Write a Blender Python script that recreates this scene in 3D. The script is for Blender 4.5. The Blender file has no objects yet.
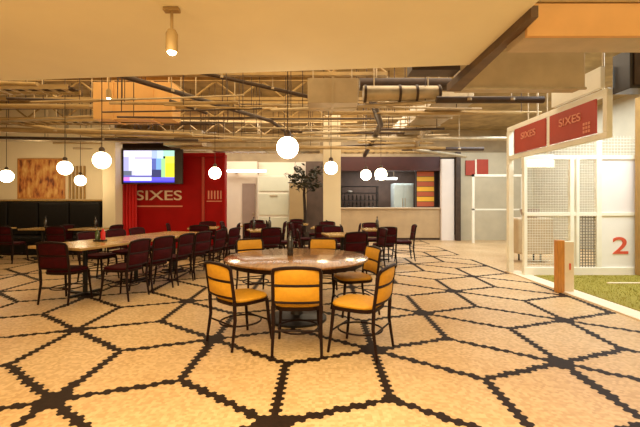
import bpy, bmesh, math, random
from mathutils import Vector, Matrix
random.seed(7)
PI = math.pi
S = bpy.context.scene
COL = S.collection

# ------------------------------------------------------------ camera, world, lights, exposure
H, F, HY = 1.4, 390.0, 203.0
cam = bpy.data.cameras.new('camera')
cam.sensor_width = 36.0
cam.lens = F / 640 * 36.0
cam.shift_y = -(213.5 - HY) / 640
cam.clip_end = 100
co = bpy.data.objects.new('camera', cam)
co.location = (0, 0, H)
co.rotation_euler = (PI / 2, 0, 0)
COL.objects.link(co)
S.camera = co

w = bpy.data.worlds.new('world')
S.world = w
w.use_nodes = True
bg = w.node_tree.nodes['Background']
bg.inputs[0].default_value = (1.0, 0.73, 0.40, 1)
bg.inputs[1].default_value = 0.85  # warm ambient fill entering by the open side behind the camera

S.view_settings.view_transform = 'Standard'
S.view_settings.look = 'None'
S.view_settings.gamma = 1.0
S.view_settings.use_curve_mapping = False
S.view_settings.exposure = 0.6
S.cycles.use_denoising = True
S.cycles.max_bounces = 8

WARM = (1.0, 0.64, 0.28)


def area(name, loc, size, power, color, rot=(0, 0, 0), size_y=None):
    l = bpy.data.lights.new(name, 'AREA')
    l.energy = power
    l.color = color
    l.size = size
    if size_y:
        l.shape = 'RECTANGLE'
        l.size_y = size_y
    o = bpy.data.objects.new(name, l)
    o.location = loc
    o.rotation_euler = rot
    COL.objects.link(o)
    return o


# unseen area lamps added as fill for the dining room, cage and kitchen
area('fill_near', (-0.5, 1.2, 2.86), 4.0, 165, (1.0, 0.78, 0.43), size_y=2.4)
area('fill_dining', (-3.2, 8.0, 4.1), 7.0, 150, (1.0, 0.74, 0.39), size_y=5.0)
area('fill_middle', (1.6, 9.0, 4.1), 4.0, 140, (1.0, 0.83, 0.60), size_y=6.0)
area('fill_back', (-1.0, 13.2, 4.1), 8.0, 215, (1.0, 0.88, 0.72), size_y=2.0)
area('fill_near_cage', (2.6, 2.2, 3.6), 2.4, 10, (1.0, 0.80, 0.48), size_y=2.4)
area('fill_cage', (5.6, 6.0, 4.1), 2.6, 165, (0.86, 0.95, 1.0), size_y=2.2)
area('fill_cage_rear', (6.0, 11.0, 4.1), 2.6, 140, (0.86, 0.95, 1.0), size_y=4.5)
area('fill_kitchen', (2.6, 15.9, 2.9), 2.6, 60, (1.0, 0.95, 0.92), size_y=0.6)


# ------------------------------------------------------------ materials
def mat(name, c, rough=0.5, metal=0.0, vary=0.0, scale=8.0, emit=None, es=0.0, spec=0.5, bump=0.0, stretch=None, c2=None):
    m = bpy.data.materials.new(name)
    m.use_nodes = True
    nt = m.node_tree
    b = nt.nodes['Principled BSDF']
    b.inputs['Base Color'].default_value = (*c, 1)
    b.inputs['Roughness'].default_value = rough
    b.inputs['Metallic'].default_value = metal
    b.inputs['Specular IOR Level'].default_value = spec
    if emit:
        b.inputs['Emission Color'].default_value = (*emit, 1)
        b.inputs['Emission Strength'].default_value = es
    if vary or bump or c2:
        tc = nt.nodes.new('ShaderNodeTexCoord')
        mp = nt.nodes.new('ShaderNodeMapping')
        if stretch:
            mp.inputs['Scale'].default_value = stretch
        nz = nt.nodes.new('ShaderNodeTexNoise')
        nz.inputs['Scale'].default_value = scale
        nz.inputs['Detail'].default_value = 5
        nt.links.new(tc.outputs['Object'], mp.inputs['Vector'])
        nt.links.new(mp.outputs['Vector'], nz.inputs['Vector'])
        if vary or c2:
            r = nt.nodes.new('ShaderNodeValToRGB')
            r.color_ramp.elements[0].position = 0.35
            r.color_ramp.elements[1].position = 0.65
            d = c2 if c2 else tuple(max(0, k * (1 - vary)) for k in c)
            r.color_ramp.elements[0].color = (*d, 1)
            r.color_ramp.elements[1].color = (*c, 1)
            nt.links.new(nz.outputs['Fac'], r.inputs['Fac'])
            nt.links.new(r.outputs['Color'], b.inputs['Base Color'])
        if bump:
            bp = nt.nodes.new('ShaderNodeBump')
            bp.inputs['Strength'].default_value = bump
            bp.inputs['Distance'].default_value = 0.01
            nt.links.new(nz.outputs['Fac'], bp.inputs['Height'])
            nt.links.new(bp.outputs['Normal'], b.inputs['Normal'])
    return m


def tile_mat():
    m = bpy.data.materials.new('cream_mosaic')
    m.use_nodes = True
    nt = m.node_tree
    b = nt.nodes['Principled BSDF']
    tc = nt.nodes.new('ShaderNodeTexCoord')
    v = nt.nodes.new('ShaderNodeTexVoronoi')
    v.inputs['Scale'].default_value = 40
    v.inputs['Randomness'].default_value = 0.35
    n = nt.nodes.new('ShaderNodeTexNoise')
    n.inputs['Scale'].default_value = 0.55
    n.inputs['Detail'].default_value = 3
    r = nt.nodes.new('ShaderNodeValToRGB')
    r.color_ramp.elements[0].color = (0.52, 0.355, 0.175, 1)
    r.color_ramp.elements[1].color = (0.71, 0.52, 0.30, 1)
    r2 = nt.nodes.new('ShaderNodeValToRGB')
    r2.color_ramp.elements[0].position = 0.35
    r2.color_ramp.elements[1].position = 0.68
    r2.color_ramp.elements[0].color = (0.80, 0.72, 0.62, 1)
    r2.color_ramp.elements[1].color = (1, 1, 1, 1)
    mx = nt.nodes.new('ShaderNodeMix')
    mx.data_type = 'RGBA'
    mx.blend_type = 'MULTIPLY'
    mx.inputs['Factor'].default_value = 1
    sep = nt.nodes.new('ShaderNodeSeparateColor')
    nt.links.new(tc.outputs['Object'], v.inputs['Vector'])
    nt.links.new(tc.outputs['Object'], n.inputs['Vector'])
    nt.links.new(v.outputs['Color'], sep.inputs['Color'])
    nt.links.new(sep.outputs['Red'], r.inputs['Fac'])
    nt.links.new(n.outputs['Fac'], r2.inputs['Fac'])
    nt.links.new(r.outputs['Color'], mx.inputs['A'])
    nt.links.new(r2.outputs['Color'], mx.inputs['B'])
    nt.links.new(mx.outputs['Result'], b.inputs['Base Color'])
    b.inputs['Roughness'].default_value = 0.42
    b.inputs['Specular IOR Level'].default_value = 0.35
    return m


M = {}
M['tile'] = tile_mat()
M['tile_dark'] = mat('dark_mosaic', (0.022, 0.010, 0.005), 0.6, spec=0.15, vary=0.4, scale=30)
M['plaster'] = mat('cream_plaster', (0.93, 0.87, 0.66), 0.8, vary=0.06, scale=1.2)
M['plaster_pale'] = mat('pale_plaster', (0.82, 0.70, 0.48), 0.8, vary=0.05, scale=1.5)  # wall and column plaster, its own even pale tone
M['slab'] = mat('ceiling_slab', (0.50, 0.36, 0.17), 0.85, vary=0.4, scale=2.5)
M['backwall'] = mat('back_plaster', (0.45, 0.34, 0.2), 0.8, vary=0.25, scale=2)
M['steel'] = mat('galvanised_steel', (0.55, 0.45, 0.30), 0.38, 0.55, vary=0.25, scale=6)
M['steel_dull'] = mat('dull_duct', (0.55, 0.43, 0.27), 0.55, 0.15, vary=0.15, scale=4)
M['duct_orange'] = mat('orange_duct', (0.78, 0.44, 0.15), 0.6, vary=0.12, scale=3)  # orange duct box; on the front board it stands for warm light
M['gold_pipe'] = mat('warm_pipe', (0.46, 0.31, 0.13), 0.5, 0.2, vary=0.2, scale=5)
M['brown_edge'] = mat('brown_edge_steel', (0.15, 0.085, 0.035), 0.6, vary=0.3, scale=6)
M['dark_pipe'] = mat('dark_pipe', (0.07, 0.04, 0.025), 0.5, 0.2, vary=0.3, scale=8)
M['yellow'] = mat('yellow_upholstery', (0.62, 0.30, 0.012), 0.65, vary=0.12, scale=30, bump=0.1)
M['burgundy'] = mat('burgundy_upholstery', (0.048, 0.0018, 0.004), 0.7, spec=0.12, vary=0.3, scale=20, bump=0.1)
M['darkwood'] = mat('dark_bentwood', (0.020, 0.007, 0.005), 0.5, vary=0.4, scale=10, stretch=(1, 1, 8), spec=0.15)
M['oak'] = mat('honey_oak', (0.50, 0.31, 0.11), 0.22, vary=0.3, scale=5, stretch=(9, 1, 1), spec=0.6)
M['walnut'] = mat('varnished_walnut', (0.30, 0.14, 0.045), 0.16, vary=0.35, scale=5, stretch=(9, 1, 1), spec=0.8)
M['black_metal'] = mat('black_cast_iron', (0.018, 0.014, 0.012), 0.45, 0.4, vary=0.3, scale=12)
M['black_leather'] = mat('black_leather', (0.008, 0.006, 0.005), 0.6, vary=0.3, scale=14, bump=0.15, spec=0.2)
M['red'] = mat('red_steel', (0.36, 0.002, 0.002), 0.55, spec=0.15, vary=0.15, scale=3)
M['red_bright'] = mat('bright_red_steel', (0.62, 0.014, 0.010), 0.45, vary=0.15, scale=3)
M['red_sign'] = mat('red_sign_paint', (0.42, 0.045, 0.018), 0.5, vary=0.12, scale=4)
M['letter'] = mat('cream_lettering', (0.82, 0.62, 0.42), 0.5, vary=0.05, scale=5)
M['letter_sign'] = mat('peach_lettering', (0.72, 0.28, 0.17), 0.5, vary=0.05, scale=5)
M['white_frame'] = mat('cream_frame_paint', (0.86, 0.82, 0.68), 0.45, vary=0.06, scale=5)
M['white_panel'] = mat('white_board', (0.84, 0.81, 0.74), 0.5, vary=0.04, scale=3)
M['white_wall'] = mat('white_partition', (0.86, 0.76, 0.62), 0.6, vary=0.06, scale=2)
M['greywhite'] = mat('pale_green_board', (0.72, 0.74, 0.58), 0.35, vary=0.06, scale=3)
M['net'] = mat('pale_net_cord', (0.80, 0.78, 0.64), 0.7, vary=0.1, scale=20)
M['net_dark'] = mat('grey_net_wire', (0.20, 0.17, 0.11), 0.6, vary=0.2, scale=20)
M['cagewall'] = mat('net_backdrop', (0.56, 0.50, 0.36), 0.8, vary=0.12, scale=2)
M['turf'] = mat('green_turf', (0.30, 0.245, 0.022), 0.9, vary=0.25, scale=40, bump=0.4)
M['grass_blade'] = mat('grass_fibre', (0.33, 0.275, 0.028), 0.9, vary=0.3, scale=60)
M['kerb'] = mat('pale_kerb', (0.80, 0.66, 0.48), 0.55, vary=0.08, scale=10)
M['orange_wood'] = mat('orange_wood', (0.62, 0.26, 0.05), 0.45, vary=0.25, scale=6, stretch=(8, 8, 1))
M['brown_wood'] = mat('brown_post_wood', (0.42, 0.24, 0.06), 0.5, vary=0.25, scale=6, stretch=(8, 8, 1))
M['globe'] = mat('opal_glass_lit', (0.9, 0.85, 0.7), 0.3, emit=(1.0, 0.80, 0.52), es=10)
M['globe_small'] = mat('opal_glass_lit_far', (0.9, 0.85, 0.7), 0.3, emit=(1.0, 0.80, 0.50), es=17)
M['bulb'] = mat('lit_bulb', (0.9, 0.9, 0.8), 0.3, emit=(1.0, 0.88, 0.66), es=25)
M['led'] = mat('lit_led_panel', (0.9, 0.9, 0.9), 0.3, emit=(1.0, 1.0, 0.88), es=1.6)
M['strip_glow'] = mat('lit_strip', (0.9, 0.9, 0.9), 0.3, emit=(1.0, 0.93, 0.86), es=4)  # emission for the kitchen strip and the glowing alcove lintel
M['tv_black'] = mat('black_plastic', (0.02, 0.012, 0.012), 0.3, vary=0.2, scale=10)
M['glass_dark'] = mat('dark_bottle_glass', (0.02, 0.014, 0.012), 0.1, vary=0.2, scale=10, spec=0.8)
M['glass_green'] = mat('green_bottle_glass', (0.05, 0.09, 0.02), 0.1, vary=0.2, scale=10, spec=0.8)
M['stainless'] = mat('stainless', (0.62, 0.74, 0.74), 0.3, 0.2, vary=0.1, scale=4)
M['counter'] = mat('beige_counter_front', (0.50, 0.36, 0.20), 0.55, vary=0.12, scale=3)
M['counter_top'] = mat('counter_top', (0.62, 0.48, 0.32), 0.3, vary=0.1, scale=6)
M['maroon'] = mat('dark_maroon_paint', (0.055, 0.010, 0.008), 0.5, vary=0.2, scale=3)
M['kitchen_dark'] = mat('dark_kitchen_wall', (0.10, 0.06, 0.04), 0.6, vary=0.3, scale=3)
M['tan_panel'] = mat('tan_panel', (0.46, 0.33, 0.16), 0.6, vary=0.12, scale=2)
M['grey_door'] = mat('grey_brown_door', (0.36, 0.27, 0.22), 0.5, vary=0.1, scale=3)
M['leaf'] = mat('dark_leaf', (0.045, 0.04, 0.015), 0.6, vary=0.4, scale=9)
M['bark'] = mat('dark_bark', (0.035, 0.02, 0.012), 0.8, vary=0.4, scale=12)
M['terracotta'] = mat('dark_planter', (0.05, 0.035, 0.025), 0.6, vary=0.2, scale=6)
M['lavender'] = mat('frosted_glass_panel', (0.82, 0.76, 0.72), 0.4, vary=0.05, scale=2)
M['digit'] = mat('orange_red_digit', (0.66, 0.10, 0.05), 0.5, vary=0.1, scale=6)
M['menu_yellow'] = mat('menu_yellow', (0.62, 0.34, 0.02), 0.5, vary=0.1, scale=6, emit=(0.6, 0.3, 0.02), es=0.25)
M['menu_red'] = mat('menu_orange_red', (0.36, 0.07, 0.02), 0.5, vary=0.1, scale=6, emit=(0.4, 0.07, 0.02), es=0.2)


def emis(name, c, s):
    return mat(name, (0.02, 0.02, 0.02), 0.4, emit=c, es=s)


def mural_mat():
    m = bpy.data.materials.new('mural_canvas')
    m.use_nodes = True
    nt = m.node_tree
    b = nt.nodes['Principled BSDF']
    tc = nt.nodes.new('ShaderNodeTexCoord')
    mp = nt.nodes.new('ShaderNodeMapping')
    mp.inputs['Scale'].default_value = (3.2, 1, 1.3)
    n = nt.nodes.new('ShaderNodeTexNoise')
    n.inputs['Scale'].default_value = 2.3
    n.inputs['Detail'].default_value = 3
    r = nt.nodes.new('ShaderNodeValToRGB')
    e = r.color_ramp.elements
    e[0].position, e[0].color = 0.36, (0.16, 0.04, 0.015, 1)
    e[1].position, e[1].color = 0.66, (0.72, 0.42, 0.13, 1)
    k = e.new(0.46)
    k.color = (0.50, 0.17, 0.04, 1)
    k = e.new(0.56)
    k.color = (0.60, 0.30, 0.07, 1)
    nt.links.new(tc.outputs['Object'], mp.inputs['Vector'])
    nt.links.new(mp.outputs['Vector'], n.inputs['Vector'])
    nt.links.new(n.outputs['Fac'], r.inputs['Fac'])
    nt.links.new(r.outputs['Color'], b.inputs['Base Color'])
    b.inputs['Roughness'].default_value = 0.7
    return m


M['mural'] = mural_mat()


# ------------------------------------------------------------ geometry helpers
class MB:
    def __init__(self):
        self.v, self.f, self.mi, self.sm = [], [], [], []

    def add(self, vs, fs, smooth=False, mi=0):
        n = len(self.v)
        self.v += [tuple(p) for p in vs]
        for f in fs:
            self.f.append([n + i for i in f])
            self.mi.append(mi)
            self.sm.append(smooth)

    def box(self, c, s, rz=0.0, bev=0.0, mi=0, rx=0.0):
        bm = bmesh.new()
        bmesh.ops.create_cube(bm, size=1)
        for v in bm.verts:
            v.co = Vector((v.co.x * s[0], v.co.y * s[1], v.co.z * s[2]))
        if bev:
            bmesh.ops.bevel(bm, geom=list(bm.edges), offset=min(bev, min(s) * 0.45), segments=2, affect='EDGES', profile=0.5)
        R = Matrix.Rotation(rz, 4, 'Z') @ Matrix.Rotation(rx, 4, 'X')
        bm.verts.index_update()
        self.add([R @ v.co + Vector(c) for v in bm.verts], [[v.index for v in f.verts] for f in bm.faces], False, mi)
        bm.free()
        return self

    def bx(self, x0, x1, y0, y1, z0, z1, bev=0.0, mi=0):
        return self.box(((x0 + x1) / 2, (y0 + y1) / 2, (z0 + z1) / 2), (x1 - x0, y1 - y0, z1 - z0), 0, bev, mi)

    def tube(self, pts, r, seg=8, mi=0, cap=True):
        pts = [Vector(p) for p in pts]
        rs = r if isinstance(r, (list, tuple)) else [r] * len(pts)
        vs, fs = [], []
        prev = None
        for i, p in enumerate(pts):
            t = (pts[min(i + 1, len(pts) - 1)] - pts[max(i - 1, 0)]).normalized()
            if prev is None:
                a = Vector((0, 0, 1)) if abs(t.z) < 0.9 else Vector((1, 0, 0))
                n = t.cross(a).normalized()
            else:
                n = (prev - t * prev.dot(t)).normalized()
            prev = n
            b = t.cross(n)
            for k in range(seg):
                an = 2 * PI * k / seg
                vs.append(p + (n * math.cos(an) + b * math.sin(an)) * rs[i])
        for i in range(len(pts) - 1):
            for k in range(seg):
                fs.append([i * seg + k, i * seg + (k + 1) % seg, (i + 1) * seg + (k + 1) % seg, (i + 1) * seg + k])
        self.add(vs, fs, seg > 4, mi)
        if cap:
            n = len(self.v) - len(vs)
            self.f.append([n + k for k in range(seg)][::-1])
            self.f.append([n + (len(pts) - 1) * seg + k for k in range(seg)])
            self.mi += [mi, mi]
            self.sm += [False, False]
        return self

    def lathe(self, prof, c=(0, 0, 0), seg=24, mi=0):
        vs, fs = [], []
        for r, z in prof:
            for k in range(seg):
                a = 2 * PI * k / seg
                vs.append((c[0] + r * math.cos(a), c[1] + r * math.sin(a), c[2] + z))
        for i in range(len(prof) - 1):
            for k in range(seg):
                fs.append([i * seg + k, i * seg + (k + 1) % seg, (i + 1) * seg + (k + 1) % seg, (i + 1) * seg + k])
        self.add(vs, fs, True, mi)
        return self

    def sphere(self, c, r, seg=24, rings=14, sz=1.0):
        return self.lathe([(max(1e-4, r * math.sin(PI * i / rings)), -r * sz * math.cos(PI * i / rings)) for i in range(rings + 1)], c, seg)

    def prism(self, poly, z0, z1, mi=0):
        n = len(poly)
        vs = [(x, y, z0) for x, y in poly] + [(x, y, z1) for x, y in poly]
        fs = [list(range(n))[::-1], [n + i for i in range(n)]] + [[i, (i + 1) % n, n + (i + 1) % n, n + i] for i in range(n)]
        self.add(vs, fs, False, mi)
        return self

    def build(self, name, mats, parent=None, loc=None, rz=0.0):
        me = bpy.data.meshes.new(name)
        me.from_pydata(self.v, [], self.f)
        for m in (mats if isinstance(mats, (list, tuple)) else [mats]):
            me.materials.append(m)
        me.polygons.foreach_set('material_index', self.mi)
        me.polygons.foreach_set('use_smooth', self.sm)
        me.update()
        if any(self.sm):
            try:
                me.set_sharp_from_angle(angle=math.radians(40))
            except Exception:
                pass
        o = bpy.data.objects.new(name, me)
        COL.objects.link(o)
        if parent:
            o.parent = parent
        if loc:
            o.location = loc
        o.rotation_euler = (0, 0, rz)
        return o


def tag(o, label=None, cat=None, group=None, kind=None):
    if label:
        o['label'] = label
    if cat:
        o['category'] = cat
    if group:
        o['group'] = group
    if kind:
        o['kind'] = kind
    return o


def empty(name, loc=(0, 0, 0), rz=0.0, label=None, cat=None, group=None):
    o = bpy.data.objects.new(name, None)
    o.empty_display_size = 0.1
    o.location = loc
    o.rotation_euler = (0, 0, rz)
    COL.objects.link(o)
    return tag(o, label, cat, group)


def struct(o):
    o['kind'] = 'structure'
    return o


KIDS = {}


def dup(src, loc, rz, label, group=None):
    c = src.copy()
    COL.objects.link(c)
    c.location = loc
    c.rotation_euler = (0, 0, rz)
    c['label'] = label
    if group:
        c['group'] = group
    elif 'group' in c:
        del c['group']
    for ch in list(src.children):
        d = ch.copy()
        COL.objects.link(d)
        d.parent = c
        for g in list(ch.children):
            e = g.copy()
            COL.objects.link(e)
            e.parent = d
    return c


def text(body, size, m, parent, loc, rot, name='lettering', ext=0.006, width=None):
    cu = bpy.data.curves.new(name, 'FONT')
    cu.body = body
    cu.size = size
    cu.extrude = ext
    cu.offset = 0.008 * size
    cu.align_x = 'CENTER'
    cu.align_y = 'CENTER'
    tmp = bpy.data.objects.new(name, cu)
    COL.objects.link(tmp)
    bpy.context.view_layer.update()
    me = bpy.data.meshes.new_from_object(tmp)
    if width:
        xs = [v.co.x for v in me.vertices]
        k = width / (max(xs) - min(xs))
        for v in me.vertices:
            v.co.x *= k
    bpy.data.objects.remove(tmp)
    me.materials.clear()
    me.materials.append(m)
    o = bpy.data.objects.new(name, me)
    COL.objects.link(o)
    o.parent = parent
    o.location = loc
    o.rotation_euler = rot
    return o


# ------------------------------------------------------------ setting: floor with dark star lines
def floor():
    mb = MB()
    mb.add([(-11, -4, 0), (8.2, -4, 0), (8.2, 17.5, 0), (-11, 17.5, 0)], [[0, 1, 2, 3]], mi=0)
    e1 = Vector((1.5987, -0.2951))
    e2 = Vector((0.7924, -1.5378))
    o0 = Vector((-1.0914, 4.0053))
    segs, stars = [], []
    for i in range(-16, 18):
        for j in range(-14, 12):
            p = o0 + e1 * i + e2 * j
            if not (-12 < p.x < 6 and 0.5 < p.y < 17):
                continue
            stars.append(p)
            for a, b in ((e1, e2), (e2, e2 - e1), (e2 - e1, -e1), (-e1, -e2), (-e2, e1 - e2), (e1 - e2, e1)):
                segs.append((p, p + (a + b) / 3))
    # straight border along the kerb
    segs.append((Vector((3.73, 0.5)), Vector((3.73, 8.3))))
    d = 0.046
    r = d / math.sqrt(3) * 1.03
    rowh = d * math.sqrt(3) / 2
    cells = set()
    def mark(a, b, rad):
        n = max(2, int((b - a).length / 0.02))
        for k in range(n + 1):
            p = a.lerp(b, k / n)
            jr = round(p.y / rowh)
            for jj in range(jr - 3, jr + 4):
                off = 0.5 if jj % 2 else 0.0
                ir = round(p.x / d - off)
                for ii in range(ir - 3, ir + 4):
                    if abs((ii + off) * d - p.x) ** 2 + abs(jj * rowh - p.y) ** 2 < rad * rad:
                        cells.add((ii, jj))
    for a, b in segs:
        if a.y > 17 or abs(a.x) > (a.y + 1.2) * 0.95:
            continue
        mark(a, b, 0.036)
    for p in stars:
        if abs(p.x) <= (p.y + 1.2) * 0.95:
            mark(p, p + Vector((0.001, 0)), 0.125)
    for (i, j) in sorted(cells):
        x, y = (i + (0.5 if j % 2 else 0.0)) * d, j * rowh
        if x > 3.77 or y > 17.3 or x < -10.9:
            continue
        mb.add([(x + r * math.sin(PI / 3 * k), y + r * math.cos(PI / 3 * k), 0.0012) for k in (5, 4, 3, 2, 1, 0)], [[0, 1, 2, 3, 4, 5]], mi=1)
    return struct(mb.build('floor', [M['tile'], M['tile_dark']]))


floor()
struct(MB().bx(3.79, 4.07, -1, 8.0, 0.0, 0.02, 0.004).build('trim_kerb', M['kerb']))

# ceilings
SLAB = 4.2
struct(MB().bx(-11, 8.2, 4.0, 17.5, SLAB, SLAB + 0.2).build('ceiling', M['slab']))
soff = MB().prism([(-11, -3.5), (1.62, -3.5), (1.62, 4.24), (-4.0, 4.80), (-11, 5.2)], 2.9, 4.2)
struct(soff.build('ceiling_soffit', M['plaster']))
struct(MB().bx(1.62, 8.2, -3.5, 4.0, 3.7, 4.0).build('ceiling_high', M['plaster']))

# walls
struct(MB().bx(-11, -6.22, 11.6, 11.8, 0, 4.2).build('wall_mural', M['plaster_pale']))
struct(MB().bx(-6.24, -5.87, 11.18, 11.6, 0, 3.3, 0.01).build('wall_mural_pier', M['plaster_pale']))
struct(MB().bx(-11.2, -11, -3.5, 17.5, 0, 4.2).build('wall_left', M['plaster_pale']))
struct(MB().bx(-11, 8.2, 17.3, 17.5, 0, 4.2).build('wall_back', M['kitchen_dark']))
struct(MB().bx(8.0, 8.2, -3.5, 17.5, 0, 4.2).build('wall_right', M['cagewall']))
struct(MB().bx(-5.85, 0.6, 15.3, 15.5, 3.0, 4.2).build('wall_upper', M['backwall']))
struct(MB().bx(5.2, 8.0, 14.7, 14.9, 0, 3.3).build('wall_net_backdrop', M['cagewall']))
struct(MB().bx(0.10, 0.64, 12.0, 12.5, 0, 4.2, 0.01).build('column', M['plaster_pale']))

# white alcove behind the dining room
struct(MB().bx(-3.62, -2.42, 15.0, 15.2, 0, 3.0).build('wall_alcove', M['white_wall']))
struct(MB().bx(-2.42, -0.55, 15.3, 15.5, 0, 3.0).build('wall_alcove_rear', M['white_wall']))
struct(MB().bx(-0.55, 0.75, 15.0, 15.2, 0, 3.0).build('wall_dark', M['kitchen_dark']))
dd = empty('door_1', (-2.73, 14.99, 0))
struct(dd)
MB().bx(-0.25, 0.25, -0.03, 0.0, 0.0, 2.15, 0.004).build('door_panel', M['grey_door'], dd)
MB().sphere((0.18, -0.06, 1.0), 0.035, 12, 8).build('door_handle', M['steel'], dd)

# kitchen front
struct(MB().bx(0.72, 4.55, 14.75, 15.0, 2.62, 3.15).build('wall_kitchen_header', M['maroon']))
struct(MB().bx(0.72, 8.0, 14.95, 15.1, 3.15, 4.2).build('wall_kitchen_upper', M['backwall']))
struct(MB().bx(4.55, 5.02, 14.6, 14.8, 0, 3.05).build('wall_white_end', M['lavender']))
struct(MB().bx(5.06, 5.22, 14.45, 14.62, 0, 3.3).build('trim_dark_post', M['dark_pipe']))
struct(MB().bx(0.64, 0.72, 14.7, 17.3, 0, 3.0).build('wall_kitchen_side', M['kitchen_dark']))


# ------------------------------------------------------------ exposed ceiling: joists, ducts, pipes
def rods(t, items, r, m='steel_dull', name='hanger'):
    for a, b in items:
        MB().tube([a, b], r, 6).build(name, M[m], t)


def thing_mesh(mb, name, m, label, cat, group=None):
    return tag(mb.build(name, m), label, cat, group)


# lattice joists crossing the room
def joist(y, z, label):
    t = empty('lattice_joist', (0, y, z), 0, label, 'joist', 'lattice ceiling joists')
    MB().bx(-10.9, 1.2, -0.05, 0.05, 0.42, 0.50).build('top_chord', M['gold_pipe'], t)
    MB().bx(-10.9, 1.2, -0.05, 0.05, 0.0, 0.06).build('bottom_chord', M['gold_pipe'], t)
    wb = MB()
    x, k = -10.8, 0
    while x < 1.0:
        a, b = (0.05, 0.43) if k % 2 == 0 else (0.43, 0.05)
        wb.tube([(x, 0, a), (x + 0.5, 0, b)], 0.022, 6)
        x += 0.5
        k += 1
    wb.build('web', M['gold_pipe'], t)


for i, (y, z) in enumerate(((7.0, 3.68), (8.6, 3.66), (10.4, 3.62), (12.6, 3.56))):
    joist(y, z, 'golden zigzag lattice joist under the ceiling, %s row from the cream soffit' % ('first', 'second', 'third', 'fourth')[i])

pipes = [
    # points, radius, material, label
    ([(-10.5, 7.6, 3.30), (-2.2, 8.2, 3.42)], 0.05, 'gold_pipe', 'warm coloured ceiling pipe running from the mural side toward the room middle'),
    ([(-10.5, 8.3, 3.05), (-4.4, 9.6, 3.12), (-3.2, 9.8, 3.12)], 0.06, 'gold_pipe', 'bent warm pipe above the burgundy chair tables'),
    ([(-10.5, 9.2, 2.98), (-3.0, 9.6, 2.94)], 0.035, 'dark_pipe', 'thin dark pipe under the ceiling before the mural wall'),
    ([(-10.5, 10.4, 3.12), (-6.0, 10.6, 3.10), (-1.0, 11.4, 3.2)], 0.055, 'steel', 'grey pipe above the black banquette'),
    ([(-9.0, 6.0, 3.35), (-5.6, 11.4, 3.2)], 0.05, 'gold_pipe', 'slanting warm pipe crossing above the banquette tables'),
    ([(-3.4, 6.2, 3.5), (-1.2, 9.5, 3.4), (-0.4, 13.6, 3.3)], 0.045, 'dark_pipe', 'dark pipe running away above the round table'),
    ([(-2.4, 6.8, 3.75), (-0.2, 7.2, 3.36), (0.2, 7.25, 3.36)], 0.035, 'dark_pipe', 'slanting dark rod above the nearest globe pendant'),
    ([(-3.0, 7.8, 3.45), (-2.2, 7.6, 3.15)], 0.03, 'dark_pipe', 'short slanting dark rod left of the nearest globe pendant'),
    ([(-2.0, 10.0, 3.05), (4.8, 10.0, 3.05)], 0.05, 'steel', 'long grey pipe spanning above the column'),
    ([(-4.0, 11.2, 2.98), (3.6, 11.2, 2.98)], 0.04, 'gold_pipe', 'warm pipe passing just in front of the column head'),
    ([(0.9, 7.0, 3.35), (1.4, 9.0, 3.2), (1.6, 14.0, 3.1)], 0.07, 'dark_pipe', 'thick dark pipe leading back to the kitchen header'),
    ([(0.2, 8.3, 3.32), (4.3, 8.3, 3.32)], 0.045, 'gold_pipe', 'warm pipe crossing above the right dining tables'),
    ([(2.4, 9.0, 3.1), (2.9, 12.0, 3.05), (5.0, 13.4, 3.0)], 0.06, 'steel', 'grey pipe bending toward the net backdrop'),
    ([(1.85, 6.2, 3.04), (3.55, 6.2, 3.04)], 0.055, 'dark_pipe', 'straight dark pipe beneath the wide taupe duct'),
    ([(-10.5, 6.4, 3.52), (-5.0, 6.9, 3.5)], 0.04, 'gold_pipe', 'warm pipe close behind the cream soffit edge'),
    ([(2.6, 12.4, 3.12), (5.2, 12.4, 3.12)], 0.06, 'dark_pipe', 'dark pipe in front of the white end panel head'),
]
for p, r, m, lab in pipes:
    t = empty('ceiling_pipe', (0, 0, 0), 0, lab, 'pipe', 'exposed ceiling pipes')
    MB().tube(p, r, 10).build('pipe_run', M[m], t)
    for q in range(2):
        a, b = Vector(p[0]), Vector(p[1])
        c = a.lerp(b, 0.3 + 0.4 * q)
        hb = MB().tube([(c.x, c.y, c.z + r), (c.x, c.y, SLAB)], 0.010, 6)
        hb.lathe([(r * 1.15, -0.02), (r * 1.25, 0.0), (r * 1.15, 0.02)], c, 10)
        hb.build('hanger', M['steel_dull'], t)

rr = random.Random(3)
for k in range(90):
    if True:
        x0, y0 = rr.uniform(-9, 1.5), rr.uniform(6.6, 11.8)
        a = Vector((x0, y0, rr.uniform(3.0, 3.5)))
        b = a + Vector((rr.uniform(1.5, 4.5), rr.uniform(-.5, .5), rr.uniform(-.1, .1)))
        if any(min(a.y, b.y) - .08 < q < max(a.y, b.y) + .08 for q in (7.0, 8.6, 10.4, 12.6)):
            continue
    else:
        a = Vector((rr.uniform(-8, 4), rr.uniform(6.6, 9.5), rr.uniform(3.0, 3.5)))
        b = a + Vector((rr.uniform(-.6, .6), rr.uniform(2, 4), rr.uniform(-.1, .1)))
    rad = rr.choice((0.014, 0.02, 0.03))
    t = empty('ceiling_conduit', (0, 0, 0), 0, 'thin conduit in the tangle of pipes under the open ceiling', 'conduit', 'thin ceiling conduits')
    MB().tube([a, a.lerp(b, .5) + Vector((0, 0, -0.01)), b], rad, 8).build('conduit_run', M[rr.choice(('gold_pipe', 'dark_pipe', 'gold_pipe', 'steel_dull', 'steel'))], t)
    for q in (0.12, 0.88):
        c = a.lerp(b, q)
        MB().tube([(c.x, c.y, c.z), (c.x, c.y, SLAB)], 0.008, 6).build('hanger', M['dark_pipe'], t)
bpy.context.view_layer.update()
BB = []
for o in COL.objects:
    if o.type == 'MESH' and o.name.split('.')[0] in ('pipe_run', 'conduit_run'):
        BB.append([o.matrix_world @ v.co for v in o.data.vertices])
junctions = 0
spots = []
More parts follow.
